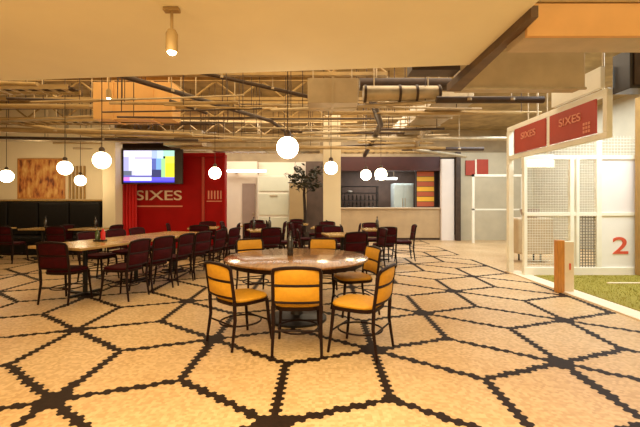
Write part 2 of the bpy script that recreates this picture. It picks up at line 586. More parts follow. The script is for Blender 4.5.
for k in range(400):
    x, y, z = rr.uniform(-8, 2.5), rr.uniform(7.3, 11.1), rr.uniform(3.1, 3.5)
    if any(abs(x - q[0]) < .5 and abs(y - q[1]) < .5 for q in spots) or any(abs(y - q) < .2 for q in (8.6, 10.4)):
        continue
    if -4.9 < x < -2.7 and 7.6 < y < 8.7 or x > 2 or abs(y - 8.9) < .45 or junctions >= 7:
        continue
    if any(min(p.x for p in b) - .25 < x < max(p.x for p in b) + .25 and min(p.y for p in b) - .2 < y < max(p.y for p in b) + .2 and max(p.z for p in b) > z - .15 for b in BB):
        continue
    junctions += 1
    spots.append((x, y))
    t = empty('junction_box', (x, y, z), 0, 'small box hung in the tangle of pipes under the open ceiling', 'junction box', 'ceiling junction boxes')
    MB().box((0, 0, 0), (rr.uniform(.12, .3), .18, rr.uniform(.1, .2)), 0, .01).build('housing', M[rr.choice(('steel', 'dark_pipe', 'gold_pipe'))], t)
    MB().tube([(0, 0, 0.04), (0, 0, SLAB - z)], 0.015, 8).build('drop_rod', M['dark_pipe'], t)

# cable trays with dense cables above the left dining area
for n, (x0, x1, y, z, lab) in enumerate(((-10.5, -3.9, 8.9, 3.22, 'slatted cable tray above the banquette tables'),
                                         (-10.5, -4.6, 7.3, 3.48, 'slatted cable tray close behind the soffit edge'),
                                         (-3.0, 4.2, 13.4, 3.12, 'long cable tray before the kitchen header'))):
    t = empty('cable_tray', (0, y, z), 0, lab, 'cable tray')
    rb = MB().bx(x0, x1, -0.2, -0.17, 0, 0.08).bx(x0, x1, 0.17, 0.2, 0, 0.08)
    x = x0
    while x < x1:
        rb.bx(x, x + 0.05, -0.17, 0.17, 0, 0.025)
        x += 0.24
    rb.build('tray_rails', M['gold_pipe'], t)
    cb = MB()
    for k in range(4):
        cb.tube([(x0 + (x1 - x0) * q / 16, -0.12 + 0.08 * k + random.uniform(-.015, .015), 0.05 + random.uniform(0, .02)) for q in range(17)], 0.02, 6)
    cb.build('cables', M['dark_pipe'], t)
    for k in range(4):
        xx = x0 + (x1 - x0) * (k + 0.5) / 4
        rods(t, [((xx, q, 0.04), (xx, q, SLAB - z)) for q in (-.2, .2)], 0.012)


def rect_duct(x0, x1, y0, y1, z0, z1, m, label, seams=3, axis='x'):
    t = empty('air_duct', ((x0 + x1) / 2, (y0 + y1) / 2, z0), 0, label, 'duct')
    hx, hy, hz = (x1 - x0) / 2, (y1 - y0) / 2, z1 - z0
    MB().bx(-hx, hx, -hy, hy, 0, hz, 0.008).build('duct_body', M[m], t)
    for k in range(seams):
        sb = MB()
        if axis == 'x':
            x = -hx + 2 * hx * (k + 0.5) / seams
            sb.bx(x - 0.02, x + 0.02, -hy - 0.02, hy + 0.02, -0.02, hz + 0.02)
        else:
            y = -hy + 2 * hy * (k + 0.5) / seams
            sb.bx(-hx - 0.02, hx + 0.02, y - 0.02, y + 0.02, -0.02, hz + 0.02)
        sb.build('flange', M[m], t)
    rods(t, [((q * hx * 0.8, 0, hz), (q * hx * 0.8, 0, (SLAB if y0 > 4.1 else 3.7) - z0)) for q in (-1, 1)], 0.012)
    return t


t = rect_duct(1.70, 6.6, 3.24, 3.56, 2.77, 3.04, 'steel_dull', 'rectangular duct, front coloured orange for warm light, beside the soffit end', 0)
MB().bx(-2.45, 2.45, -0.20, -0.16, -0.0, 0.27, 0.005).build('warm_lit_front', M['duct_orange'], t)  # warm light on the duct face put into the orange colour
MB().bx(-2.45, 2.45, -0.21, -0.16, 0.275, 0.295, 0.004).build('edge_strip', M['gold_pipe'], t)
t = rect_duct(1.80, 3.40, 5.0, 5.25, 2.88, 3.34, 'steel_dull', 'wide taupe duct between the soffit and the red signs', 0)
MB().bx(-0.8, 0.8, -0.16, -0.125, -0.03, 0.0, 0.004).build('edge_strip', M['steel'], t)
rect_duct(-0.20, 0.62, 6.3, 6.9, 3.02, 3.42, 'steel_dull', 'plain taupe duct box beyond the soffit edge', 1)
rect_duct(-4.6, -3.0, 7.9, 8.4, 3.10, 3.85, 'duct_orange', 'orange-brown duct box above the burgundy dining tables', 2)
rect_duct(-4.5, -3.4, 11.2, 11.7, 3.06, 3.5, 'steel_dull', 'grey-green duct box over the red container', 1)
rect_duct(-3.3, 0.0, 11.9, 12.3, 2.98, 3.25, 'steel', 'long low grey duct left of the column', 3)
rect_duct(2.2, 3.0, 7.6, 12.0, 3.35, 3.7, 'steel', 'long grey duct running toward the kitchen', 5, 'y')

# round duct
t = empty('round_duct', (0, 6.5, 3.2), 0, 'shiny round duct with dark bands hanging behind the soffit', 'duct')
MB().tube([(0.72, 0, 0.02), (2.0, 0, 0.02)], 0.13, 24).build('duct_body', M['steel'], t)
for x in (0.75, 1.32, 1.6, 1.97):
    MB().tube([(x - 0.02, 0, 0.02), (x + 0.02, 0, 0.02)], 0.145, 24).build('clamp_band', M['dark_pipe'], t)
rods(t, [((x, 0, 0.14), (x, 0, 1.0)) for x in (0.9, 1.8)], 0.012)
t = empty('round_duct', (0, 6.9, 3.5), 0, 'dark round duct hanging above the shiny banded duct', 'duct')
MB().tube([(0.7, 0, 0), (2.3, 0, 0)], 0.11, 20).build('duct_body', M['dark_pipe'], t)
rods(t, [((x, 0, 0.1), (x, 0, 0.7)) for x in (1.0, 2.1)], 0.012)
struct(MB().prism([(1.625, 3.0), (1.68, 3.0), (1.80, 5.0), (1.625, 5.0)], 2.83, 2.92).build('trim_soffit_edge', M['brown_edge']))
# steel beam that carries the soffit corner
struct(MB().bx(1.05, 1.6, 4.45, 4.7, 2.92, 3.05).bx(1.2, 1.45, 4.3, 4.7, 3.05, 4.2).build('beam_soffit_corner', M['dark_pipe']))

# ------------------------------------------------------------ net cage on the right
CX = 3.85
t = empty('entrance_frame', (CX, 0, 0), 0, 'cream painted frame over the turf with red header signs', 'frame')
MB().bx(-0.04, 0.04, 5.18, 7.95, 2.84, 2.93, 0.006).build('top_beam', M['white_frame'], t)
MB().bx(-0.04, 0.04, 5.18, 7.95, 2.27, 2.35, 0.006).build('lower_beam', M['white_frame'], t)
MB().bx(-0.05, 0.05, 7.85, 7.95, 0, 2.84, 0.006).build('post', M['white_frame'], t)
MB().bx(-0.04, 0.04, 6.46, 6.54, 2.35, 2.84, 0.006).build('mullion', M['white_frame'], t)
MB().bx(-0.04, 0.04, 5.18, 5.26, 2.35, 2.84, 0.006).build('mullion', M['white_frame'], t)
rods(t, [((0, q, 2.93), (0, q, SLAB)) for q in (5.3, 6.9)], 0.015)
for y0, y1, lab in ((6.56, 7.60, 'red header sign with faded lettering, farther one over the turf entrance'),
                    (5.36, 6.44, 'larger red header sign with faded lettering, nearer one over the turf entrance')):
    s = empty('header_sign', (CX - 0.05, (y0 + y1) / 2, 2.36), 0, lab, 'sign')
    hw = (y1 - y0) / 2
    MB().bx(-0.012, 0.012, -hw, hw, 0, 0.47, 0.003).build('sign_board', M['red_sign'], s)
    text('SIXES', 0.17, M['letter_sign'], s, (-0.016, 0.02, 0.29), (PI / 2, 0, -PI / 2), width=hw * 0.95)
    if hw > 0.53:
        g = MB()
        for a in range(3):
            for bb in range(3):
                yy, zz = -hw * 0.56 - a * 0.055, 0.04 + bb * 0.055
                g.bx(-0.018, -0.010, yy - 0.018, yy + 0.018, zz, zz + 0.036)
        g.build('emblem', M['letter_sign'], s)
# white fascia above the sign beam
thing_mesh(MB().prism([(3.74, 5.2), (3.80, 5.2), (3.80, 6.3), (3.74, 6.3)], 2.94, 3.22), 'fascia_board', M['white_frame'], 'white fascia board above the nearer red header sign', 'fascia')
t = empty('speaker_box', (4.22, 5.05, 2.83), 0, 'dark box hung under the ceiling past the nearer red sign', 'speaker')
MB().bx(-0.36, 0.36, -0.2, 0.1, 0, 0.5, 0.01).build('housing', M['tv_black'], t)
MB().bx(-0.32, 0.32, -0.215, -0.2, 0.04, 0.46, 0.005).build('grille', M['dark_pipe'], t)
MB().tube([(0, 0, 0.5), (0, 0, SLAB - 2.83)], 0.02, 8).build('bracket', M['dark_pipe'], t)

# turf
def turf():
    o = MB().bx(4.07, 7.95, 0.6, 7.42, 0.0, 0.03).build('trim_turf_bed', M['turf'])
    struct(o)
    g = MB()
    for k in range(9000):
        x, y = random.uniform(4.08, 6.9), random.uniform(4.6, 7.36)
        if x > y * 0.9 or (5.98 < x < 6.24 and y > 7.24) or (x > 4.88 and 6.59 < y < 6.70):
            continue
        a = random.uniform(0, PI)
        h = random.uniform(0.012, 0.026)
        dx, dy = math.cos(a) * 0.004, math.sin(a) * 0.004
        g.add([(x - dx, y - dy, 0.029), (x + dx, y + dy, 0.029), (x + random.uniform(-.01, .01), y + random.uniform(-.01, .01), 0.03 + h)], [[0, 1, 2]])
    tag(g.build('turf_grass', M['grass_blade']), 'short yellow-green artificial grass behind the pale kerb', 'grass', kind='stuff')
    # pale pitch line
    tag(MB().bx(4.9, 7.4, 6.62, 6.67, 0.03, 0.045).build('pitch_line', M['kerb']), 'pale line across the green turf before the white numbered panel', 'line')


turf()


def net(mb, x0, x1, z0, z1, step, r, y=0.0):
    x = x0 + step / 2
    while x < x1:
        mb.tube([(x, y, z0), (x, y, z1)], r, 4, cap=False)
        x += step
    z = z0 + step / 2
    while z < z1:
        mb.tube([(x0, y, z), (x1, y, z)], r, 4, cap=False)
        z += step
    return mb


PY = 7.55
t = empty('net_partition', (0, PY, 0), 0, 'cream framed partition with netting bays behind the turf', 'partition')
for x0, x1 in ((3.93, 3.99), (4.82, 4.90), (4.94, 5.0), (5.33, 5.43), (6.22, 6.30), (7.3, 7.36)):
    MB().bx(x0, x1, -0.04, 0.04, 0.031, 2.66 if x0 > 5 and x0 < 5.4 else 2.3, 0.005).build('post', M['white_frame'], t)
MB().bx(3.93, 7.9, -0.03, 0.03, 2.24, 2.32, 0.005).build('top_rail', M['white_frame'], t)
MB().bx(3.93, 7.9, -0.035, 0.035, 1.15, 1.22, 0.005).build('middle_rail', M['white_frame'], t)
MB().bx(3.93, 7.9, -0.05, 0.05, 0.0, 0.16, 0.005).build('bottom_rail', M['white_frame'], t)
net(MB(), 3.99, 4.82, 1.22, 2.24, 0.05, 0.0035).build('net_panel', M['net'], t)
net(MB(), 3.99, 4.82, 0.16, 1.15, 0.05, 0.0035).build('net_panel', M['net'], t)
net(MB(), 5.0, 5.33, 1.22, 2.24, 0.05, 0.0035).build('net_panel', M['net'], t)
tag(net(MB(), 5.0, 5.33, 0.16, 1.15, 0.055, 0.009).build('net_panel', M['net_dark'], t), 'dark wire mesh panel')
net(MB(), 3.99, 7.3, 2.32, 2.7, 0.06, 0.004).build('net_panel', M['net'], t)
wp = MB().bx(5.43, 6.22, -0.015, 0.015, 0.16, 1.15).build('number_panel', M['white_panel'], t)
tag(wp, 'white panel with an orange-red number 2')
text('2', 0.46, M['digit'], wp, (5.80, -0.02, 0.56), (PI / 2, 0, 0), 'digit', width=0.30)
MB().bx(5.43, 6.22, -0.01, 0.01, 1.22, 2.24).build('frosted_panel', M['lavender'], t)
MB().bx(6.3, 7.3, -0.015, 0.015, 0.16, 2.24).build('blank_panel', M['white_panel'], t)

thing_mesh(MB().bx(6.02, 6.20, 7.28, 7.46, 0.03, 3.4, 0.01), 'brown_post', M['brown_wood'], 'tall brown wooden post at the picture edge beside panel 2', 'post')
t = empty('led_fixture', (4.58, 8.2, 2.13), 0, 'white glowing light panel seen through the netting', 'light')
MB().bx(-0.32, 0.32, -0.06, 0.06, 0, 0.28, 0.01).build('housing', M['white_frame'], t)
MB().bx(-0.28, 0.28, -0.075, -0.06, 0.03, 0.25).build('diffuser', M['led'], t)
rods(t, [((q, 0, 0.28), (q, 0, SLAB - 2.13)) for q in (-.2, .2)], 0.012)

# wood and white bollard at the kerb
t = empty('kerb_pedestal', (3.86, 6.12, 0.0), 0, 'short pedestal on the kerb, one orange wood side and pale front', 'pedestal')
MB().bx(-0.16, -0.05, -0.05, 0.05, 0.0, 0.82, 0.006).build('wood_side', M['orange_wood'], t)
MB().bx(-0.05, 0.10, -0.045, 0.045, 0.0, 0.80, 0.006).build('pale_front', M['kerb'], t)
MB().bx(0.02, 0.045, -0.053, -0.045, 0.36, 0.46).build('mark', M['digit'], t)

# pale equipment behind the lower net
t = empty('ball_machine', (5.05, 9.4, 0), 0, 'dim grey machine standing behind the lower net', 'machine')
MB().bx(-0.42, 0.42, -0.3, 0.3, 0.2, 1.05, 0.05).build('body', M['steel_dull'], t)
MB().lathe([(0.001, 1.05), (0.16, 1.05), (0.22, 1.25), (0.20, 1.25), (0.14, 1.07), (0.001, 1.07)], seg=20).build('hopper', M['grey_door'], t)
for sx in (-0.18, 0.18):
    for sy in (-0.15, 0.15):
        MB().tube([(sx, sy, 0), (sx, sy, 0.27)], 0.02, 8).build('leg', M['black_metal'], t)

# far red sign on the net backdrop wall
s = empty('wall_sign', (5.92, 14.66, 2.42), 0, 'small red sign on the beige wall past the kitchen', 'sign')
MB().bx(-0.45, -0.10, -0.02, 0.03, 0.02, 0.58, 0.004).bx(-0.04, 0.40, -0.02, 0.03, 0.0, 0.62, 0.004).build('sign_board', M['red_sign'], s)
MB().bx(-0.10, -0.04, -0.03, 0.03, 0, 0.62).build('divider', M['white_frame'], s)
# pale net frames by the far wall
t = empty('far_net_frame', (6.2, 13.6, 0), 0, 'pale framed net standing before the far beige wall', 'frame')
MB().bx(-0.9, -0.82, -0.03, 0.03, 0, 2.4).build('post', M['white_frame'], t)
MB().bx(0.82, 0.9, -0.03, 0.03, 0, 2.4).build('post', M['white_frame'], t)
MB().bx(-0.9, 0.9, -0.03, 0.03, 2.32, 2.4).build('rail', M['white_frame'], t)
MB().bx(-0.9, 0.9, -0.03, 0.03, 1.15, 1.20).build('rail', M['white_frame'], t)

# ------------------------------------------------------------ red container with television
Y0 = 12.0
t = empty('red_container', (0, Y0, 0), 0, 'deep red steel container with cream lettering behind the tables', 'container')
rb = MB()
rb.bx(-6.0, -2.95, 0.06, 0.36, 0.0, 2.92)
rb.build('body', M['red'], t)
MB().bx(-6.02, -2.93, -0.02, 0.08, 2.82, 2.94, 0.006).build('frame_rail', M['red'], t)
MB().bx(-6.02, -2.93, -0.02, 0.08, 0.0, 0.16, 0.006).build('frame_rail', M['red'], t)
MB().bx(-3.64, -3.56, 0.0, 0.07, 0.16, 2.82, 0.006).build('corner_post', M['red_sign'], t)
MB().bx(-3.02, -2.93, 0.0, 0.08, 0.16, 2.82, 0.006).build('corner_post', M['red'], t)
text('SIXES', 0.42, M['letter'], t, (-4.98, 0.045, 1.62), (PI / 2, 0, 0), width=1.42)
MB().bx(-5.66, -4.25, 0.04, 0.065, 1.28, 1.32).build('underline', M['letter_sign'], t)
b = MB()
for k in range(5):
    b.bx(-3.46 + 0.095 * k, -3.42 + 0.095 * k, 0.035, 0.065, 1.52, 1.78)
b.bx(-3.5, -3.03, 0.035, 0.065, 1.44, 1.47)
b.build('tally_mark', M['letter_sign'], t)
# ribbed door leaf standing open
dl = MB()
n = 6
for k in range(n):
    x0 = k * 0.085
    dl.add([(x0, 0, 0), (x0 + 0.0425, -0.04, 0), (x0 + 0.0425, -0.04, 2.75), (x0, 0, 2.75)], [[0, 1, 2, 3]])
    dl.add([(x0 + 0.0425, -0.04, 0), (x0 + 0.085, 0, 0), (x0 + 0.085, 0, 2.75), (x0 + 0.0425, -0.04, 2.75)], [[0, 1, 2, 3]])
dl.bx(0, 0.51, 0.0, 0.04, 0, 2.75)
o = dl.build('door', M['red_bright'], t, (-6.08, -0.24, 0.08), 0.32)
tag(o, 'bright red ribbed door')

TVX, TVY = -4.98, 11.55
t = empty('television', (TVX, TVY, 1.96), 0, 'wide lit television mounted on the red container', 'television')
MB().bx(-0.88, 0.92, -0.03, 0.05, 0.0, 1.06, 0.01).build('bezel', M['tv_black'], t)
sc = MB()
cols = {}
tvm = []


def px(u0, u1, v0, v1, c, s):
    if c not in cols:
        cols[c] = len(tvm)
        tvm.append(emis('screen_colour', c, s))
    X0, W_, Z0, H_ = -0.82, 1.50, 0.05, 0.94
    y = -0.032
    sc.add([(X0 + u0 * W_, y, Z0 + v0 * H_), (X0 + u1 * W_, y, Z0 + v0 * H_), (X0 + u1 * W_, y, Z0 + v1 * H_), (X0 + u0 * W_, y, Z0 + v1 * H_)], [[0, 1, 2, 3]], mi=cols[c])


px(0, 1, 0, .05, (0.06, 0.05, 0.75), 1)
px(0, .12, .05, .16, (0.75, 0.2, 0.6), 1)
px(.12, .55, .05, .16, (0.75, 0.8, 1.0), 1)
px(.55, 1, .05, .16, (0.12, 0.10, 0.85), 1)
px(0, .55, .16, .22, (0.13, 0.12, 0.45), 1)
px(0, .16, .22, .36, (0.12, 0.14, 0.2), 1)
px(.16, .22, .22, .36, (0.62, 0.62, 0.9), 1)
px(0, .10, .36, .80, (0.42, 0.4, 0.75), 1)
px(.10, .22, .36, .80, (0.7, 0.68, 0.95), 1)
px(.22, .55, .22, .72, (0.9, 0.88, 1.0), 1.1)
px(.22, .55, .72, .80, (0.55, 0.5, 0.85), 1)
px(0, .55, .80, 1, (0.78, 0.72, 1.0), 1)
px(.55, .74, .16, .40, (0.03, 0.04, 0.14), 1)
px(.55, .64, .40, .75, (0.10, 0.13, 0.42), 1)
px(.64, .74, .40, .75, (0.2, 0.4, 0.75), 1)
px(.55, .66, .75, 1, (0.4, 0.5, 0.85), 1)
px(.66, .78, .75, 1, (0.55, 0.75, 0.95), 1)
px(.74, .82, .16, .75, (0.35, 0.65, 0.3), 1)
px(.82, 1, .16, .60, (0.80, 0.72, 0.03), 1)
px(.82, 1, .60, .82, (0.72, 0.78, 0.08), 1)
px(.78, 1, .82, 1, (0.4, 0.75, 0.55), 1)
o = sc.build('screen', tvm, t)
MB().bx(-0.2, 0.2, 0.05, 0.50, 0.4, 0.7, 0.01).build('wall_mount', M['black_metal'], t)

# ------------------------------------------------------------ left: banquette, mural
t = empty('banquette', (-8.3, 11.0, 0), 0, 'long black leather banquette beneath the orange mural', 'banquette')
MB().bx(-2.4, 2.0, -0.55, 0.35, 0.0, 0.30, 0.01).build('plinth', M['black_leather'], t)
for k in range(5):
    MB().bx(-2.4 + k * 0.88 + 0.01, -2.4 + k * 0.88 + 0.87, -0.58, 0.16, 0.30, 0.48, 0.05).build('seat_cushion', M['black_leather'], t)
    MB().bx(-2.4 + k * 0.88 + 0.01, -2.4 + k * 0.88 + 0.87, 0.14, 0.34, 0.46, 1.42, 0.05).build('back_cushion', M['black_leather'], t)
MB().bx(-2.4, 2.0, 0.32, 0.46, 0.0, 1.46, 0.01).build('back_panel', M['black_leather'], t)
MB().bx(-2.42, 2.02, 0.28, 0.58, 1.455, 1.50, 0.008).build('ledge', M['oak'], t)

t = empty('mural', (-8.27, 11.595, 1.56), 0, 'orange and brown abstract wall art above the black banquette', 'painting')
MB().bx(-0.66, 0.66, -0.03, 0.0, 0.0, 1.12).build('canvas', M['mural'], t)
fb = MB().bx(-0.70, 0.70, -0.04, 0.0, -0.04, 0.0).bx(-0.70, 0.70, -0.04, 0.0, 1.12, 1.16).bx(-0.70, -0.66, -0.04, 0, 0, 1.12).bx(0.66, 0.70, -0.04, 0, 0, 1.12)
fb.build('frame', M['orange_wood'], t)
t = empty('slat_screen', (-7.45, 11.57, 1.52), 0, 'upright brown slats on the cream wall next to the mural', 'slats')
for k in range(5):
    MB().bx(0.11 * k, 0.04 + 0.11 * k, -0.02, 0.028, 0, 0.98).build('slat', M['brown_wood'], t)

# ------------------------------------------------------------ chairs
def make_chair(name, cat, uph, hgt, wid=0.43):
    t = empty(name, (0, 0, 0), 0, '', cat)
    sz, hw, dp = 0.455, wid / 2, 0.21
    # padded seat, rounded in plan
    def plan(s, n=24):
        out = []
        for k in range(n):
            a = 2 * PI * k / n
            c_, s_ = math.cos(a), math.sin(a)
            ex = 0.55
            out.append((s * hw * 1.02 * math.copysign(abs(c_) ** ex, c_), s * dp * 1.05 * math.copysign(abs(s_) ** ex, s_)))
        return out
    mb = MB()
    rings = ((0.86, 0.435), (0.98, 0.440), (1.0, 0.455), (0.96, 0.470), (0.80, 0.480), (0.01, 0.483))
    vs, fs = [], []
    for s, z in rings:
        vs += [(x, y, z) for x, y in plan(s)]
    for i in range(len(rings) - 1):
        for k in range(24):
            fs.append([i * 24 + k, i * 24 + (k + 1) % 24, (i + 1) * 24 + (k + 1) % 24, (i + 1) * 24 + k])
    mb.add(vs, fs, True)
    mb.build('seat', uph, t)
    mb = MB()
    ro = [(x, y, z) for z, s in ((0.405, 1.0), (0.438, 1.03)) for x, y in plan(s)]
    mb.add(ro + [(x, y, z) for z in (0.438, 0.405) for x, y in plan(0.86)],
           [[r * 24 + k, r * 24 + (k + 1) % 24, ((r + 1) % 4) * 24 + (k + 1) % 24, ((r + 1) % 4) * 24 + k] for r in range(4) for k in range(24)], False)
    mb.build('seat_frame', M['darkwood'], t)
    by = -dp - 0.005
    def yb(z):      # rake of the back
        return by - 0.02 - max(0, z - 0.44) * 0.14
    for s in (-1, 1):
        MB().tube([(s * (hw - 0.03), dp - 0.035, 0.42), (s * (hw - 0.02), dp - 0.015, 0.2), (s * (hw - 0.005), dp + 0.01, 0)], [0.019, 0.016, 0.013], 8).build('leg', M['darkwood'], t)
        MB().tube([(s * (hw + 0.005), yb(0.46), 0.46), (s * (hw + 0.002), by - 0.015, 0.28), (s * (hw + 0.01), by - 0.055, 0)], [0.019, 0.017, 0.013], 8).build('leg', M['darkwood'], t)
    # bent hoop back frame
    fr = MB()
    pts = []
    for z in (0.45, 0.58, 0.70, hgt - 0.06):
        pts.append((-(hw + 0.004), yb(z), z))
    for k in range(1, 8):
        a = PI * k / 8
        pts.append((-(hw + 0.004) * math.cos(a) if abs(math.cos(a)) < 0.9 else -(hw - 0.004) * math.copysign(1, math.cos(a)), yb(hgt) - 0.03 * math.sin(a), hgt - 0.06 + 0.055 * math.sin(a) ** 0.5))
    for z in (hgt - 0.06, 0.70, 0.58, 0.45):
        pts.append(((hw + 0.004), yb(z), z))
    fr.tube(pts, 0.016, 8)
    zm = (0.50 + hgt - 0.02) / 2
    for z in (zm, 0.495):
        fr.tube([(-hw, yb(z), z), (-hw * 0.5, yb(z) - 0.022, z), (0, yb(z) - 0.03, z), (hw * 0.5, yb(z) - 0.022, z), (hw, yb(z), z)], 0.012, 8)
    fr.build('back_frame', M['darkwood'], t)
    def pad(z0, z1):
        mb = MB()
        n = 8
        grid = []
        for sgn in (-1, 1):
            for j in range(5):
                for i in range(n + 1):
                    u = -1 + 2 * i / n
                    v = j / 4
                    z = z0 + (z1 - z0) * v
                    e = (1 - u ** 4) * (1 - (2 * v - 1) ** 4)
                    x = u * (hw - 0.014)
                    if z > hgt - 0.05:
                        x *= 0.93
                    grid.append((x, yb(z) - 0.03 * (1 - u * u) + sgn * (0.006 + 0.014 * e), z))
        N = (n + 1)
        fs = []
        for side in (0, 1):
            o = side * 5 * N
            for j in range(4):
                for i in range(n):
                    q = [o + j * N + i, o + j * N + i + 1, o + (j + 1) * N + i + 1, o + (j + 1) * N + i]
                    fs.append(q if side == 0 else q[::-1])
        B = 5 * N
        for i in range(n):
            fs.append([i + 1, i, B + i, B + i + 1])
            fs.append([4 * N + i, 4 * N + i + 1, B + 4 * N + i + 1, B + 4 * N + i])
        for j in range(4):
            fs.append([j * N, (j + 1) * N, B + (j + 1) * N, B + j * N])
            fs.append([(j + 1) * N + n, j * N + n, B + j * N + n, B + (j + 1) * N + n])
        mb.add(grid, fs, True)
        return mb
    pad(0.508, zm - 0.013).build('back_pad', uph, t)
    pad(zm + 0.013, hgt - 0.018).build('back_pad', uph, t)
    st = MB()
    z = 0.20
    st.tube([((hw - 0.02) * math.cos(2 * PI * k / 20), 0.0 - 0.015 + (dp + 0.005) * math.sin(2 * PI * k / 20), z) for k in range(21)], 0.009, 6)
    st.tube([(-(hw - 0.02), dp - 0.01, z), ((hw - 0.02), dp - 0.01, z)], 0.009, 6)
    st.tube([(-(hw), by - 0.02, z + 0.03), ((hw), by - 0.02, z + 0.03)], 0.009, 6)
    st.build('stretcher', M['darkwood'], t)
    return t


def face(dx, dy):
    return math.atan2(-dx, dy)


yc = make_chair('yellow_chair', 'chair', M['yellow'], 0.825)
bc = make_chair('burgundy_chair', 'chair', M['burgundy'], 0.87)
used = set()


def put(src, x, y, rz, label, group):
    if src.name not in used:
        used.add(src.name)
        src.location = (x, y, 0)
        src.rotation_euler = (0, 0, rz)
        src['label'] = label
        src['group'] = group
        return src
    return dup(src, (x, y, 0), rz, label, group)


TC = (-0.28, 4.72)
G1 = 'yellow chairs around the round table'
for x, y, dx, dy, lab in (
        (-0.21, 3.80, 0.0, 1.0, 'yellow padded bentwood chair with its back squarely to the viewer'),
        (-0.80, 4.00, 0.70, 0.73, 'yellow chair at the round table turned from the burgundy chair side'),
        (0.37, 3.74, -0.88, 0.48, 'yellow chair at the round table nearest the net cage'),
        (-0.98, 5.98, 0.5, -0.86, 'yellow chair behind the round table, nearest the red container'),
        (0.02, 6.02, -0.1, -1.0, 'yellow chair behind the round table, facing the viewer'),
        (0.42, 5.02, -0.95, -0.3, 'yellow chair beyond the round table, nearest the kitchen')):
    put(yc, x, y, face(dx, dy), lab, G1)

# ------------------------------------------------------------ tables
t = empty('round_table', (TC[0], TC[1], 0), 0, 'large round varnished brown table with yellow chairs', 'table')
MB().lathe([(0.001, 0.715), (0.80, 0.715), (0.845, 0.722), (0.86, 0.735), (0.858, 0.747), (0.848, 0.752), (0.001, 0.752)], seg=64).build('tabletop', M['walnut'], t)
MB().lathe([(0.78, 0.67), (0.80, 0.67), (0.80, 0.716), (0.78, 0.716)], seg=48).build('apron', M['darkwood'], t)
MB().lathe([(0.001, 0.0), (0.36, 0.0), (0.36, 0.025), (0.30, 0.04), (0.08, 0.07), (0.06, 0.12), (0.06, 0.64), (0.10, 0.69), (0.30, 0.715)], seg=32).build('pedestal', M['black_metal'], t)

def make_table(w, d, z, m):
    t = empty('dining_table', (0, 0, 0), 0, '', 'table')
    MB().bx(-w / 2, w / 2, -d / 2, d / 2, z - 0.04, z, 0.008).build('tabletop', m, t)
    p = MB().bx(-0.28, 0.28, -0.03, 0.03, 0.0, 0.035, 0.008).bx(-0.03, 0.03, -0.28, 0.28, 0.0, 0.035, 0.008)
    p.build('foot', M['black_metal'], t)
    MB().tube([(0, 0, 0.03), (0, 0, z - 0.05)], 0.035, 12).build('column_leg', M['black_metal'], t)
    MB().bx(-0.2, 0.2, -0.2, 0.2, z - 0.055, z - 0.04).build('mounting_plate', M['black_metal'], t)
    return t


used_t = set()


def put_table(src, x, y, rz, label, group):
    if src.name not in used_t:
        used_t.add(src.name)
        src.location = (x, y, 0)
        src.rotation_euler = (0, 0, rz)
        src['label'] = label
        src['group'] = group
        return src
    return dup(src, (x, y, 0), rz, label, group)


run = make_table(1.0, 1.02, 0.78, M['oak'])
RA = Vector((-3.60, 5.98))
DV = Vector((0.29, 0.957))
RV = Vector((0.957, -0.29))
ang = face(DV.x, DV.y)
names = ['nearest the viewer', 'second back from the viewer', 'farthest back, toward the red container']
GT = 'oak tables pushed into one long run'
GB = 'burgundy chairs along the oak table run'
for k in range(3):
    c = RA + DV * (1.05 * k)
    put_table(run, c.x, c.y, ang, 'honey oak table in the long run, %s' % names[k], GT)
order = ['first', 'second', 'third', 'fourth', 'fifth', 'sixth', 'seventh', 'eighth']
for k in range(6):
    c = RA + DV * (0.02 + 0.56 * k) + RV * 0.70
    put(bc, c.x, c.y, face(-RV.x, -RV.y) + (0.08, -0.06, 0.05, -0.1, 0.06, 0)[k],
        'burgundy chair on the round table side of the oak run, %s from the viewer' % order[k], GB)
for k in range(3):
    c = RA + DV * (0.95 + 0.62 * k) - RV * 0.70
    put(bc, c.x, c.y, face(RV.x, RV.y) + (0.1, -0.1, 0.05, 0.15, -0.1, 0)[k],
        'burgundy chair on the banquette side of the oak run, %s from the viewer' % order[k], GB)
c = Vector((-3.62, 5.60))
put(bc, c.x, c.y, face(0.12, 1), 'burgundy chair at the near end of the oak table run', GB)

small = make_table(0.72, 0.72, 0.77, M['oak'])
GS = 'small square oak tables'
GD = 'burgundy chairs at the small tables'
bt = [(-8.3, 9.85, 'farthest along from the red container'), (-7.0, 9.85, 'between the other two'), (-5.75, 9.8, 'closest to the red container')]
for x, y, l in bt:
    put_table(small, x, y, 0, 'small oak table before the black banquette, %s' % l, GS)
    put(bc, x - 0.28, y - 0.62, face(0.05, 1), 'burgundy chair facing the banquette, at its table %s' % l, GD)
    if x > -8:
        put(bc, x + 0.52, y - 0.26, face(-1, 0.2), 'burgundy chair at the end of the banquette table %s' % l, GD)

mids = [(-1.35, 9.3, 0.3, 'with two dark bottles'),
        (0.15, 10.3, -0.1, 'before the column'),
        (-1.9, 11.2, 0.1, 'before the white alcove'),
        (1.42, 9.55, 0.05, 'before the kitchen counter'),
        (0.45, 8.0, 0.2, 'just beyond the yellow chairs'),
        (-3.05, 10.25, 0.15, 'before the red container'),
        (-0.72, 11.9, 0.0, 'beside the dark tree')]
for x, y, a, l in mids:
    put_table(small, x, y, a, 'small oak table %s' % l, GS)
    d4 = [('near side', 0, -0.6), ('far side', 0, 0.6), ('mural side', -0.6, 0), ('cage side', 0.6, 0)]
    for nm, dx, dy in d4:
        j = random.uniform(-0.15, 0.15)
        ox = dx * math.cos(a) - dy * math.sin(a)
        oy = dx * math.sin(a) + dy * math.cos(a)
        put(bc, x + ox, y + oy, face(-ox, -oy) + j, 'burgundy chair on the %s of the small table %s' % (nm, l), GD)


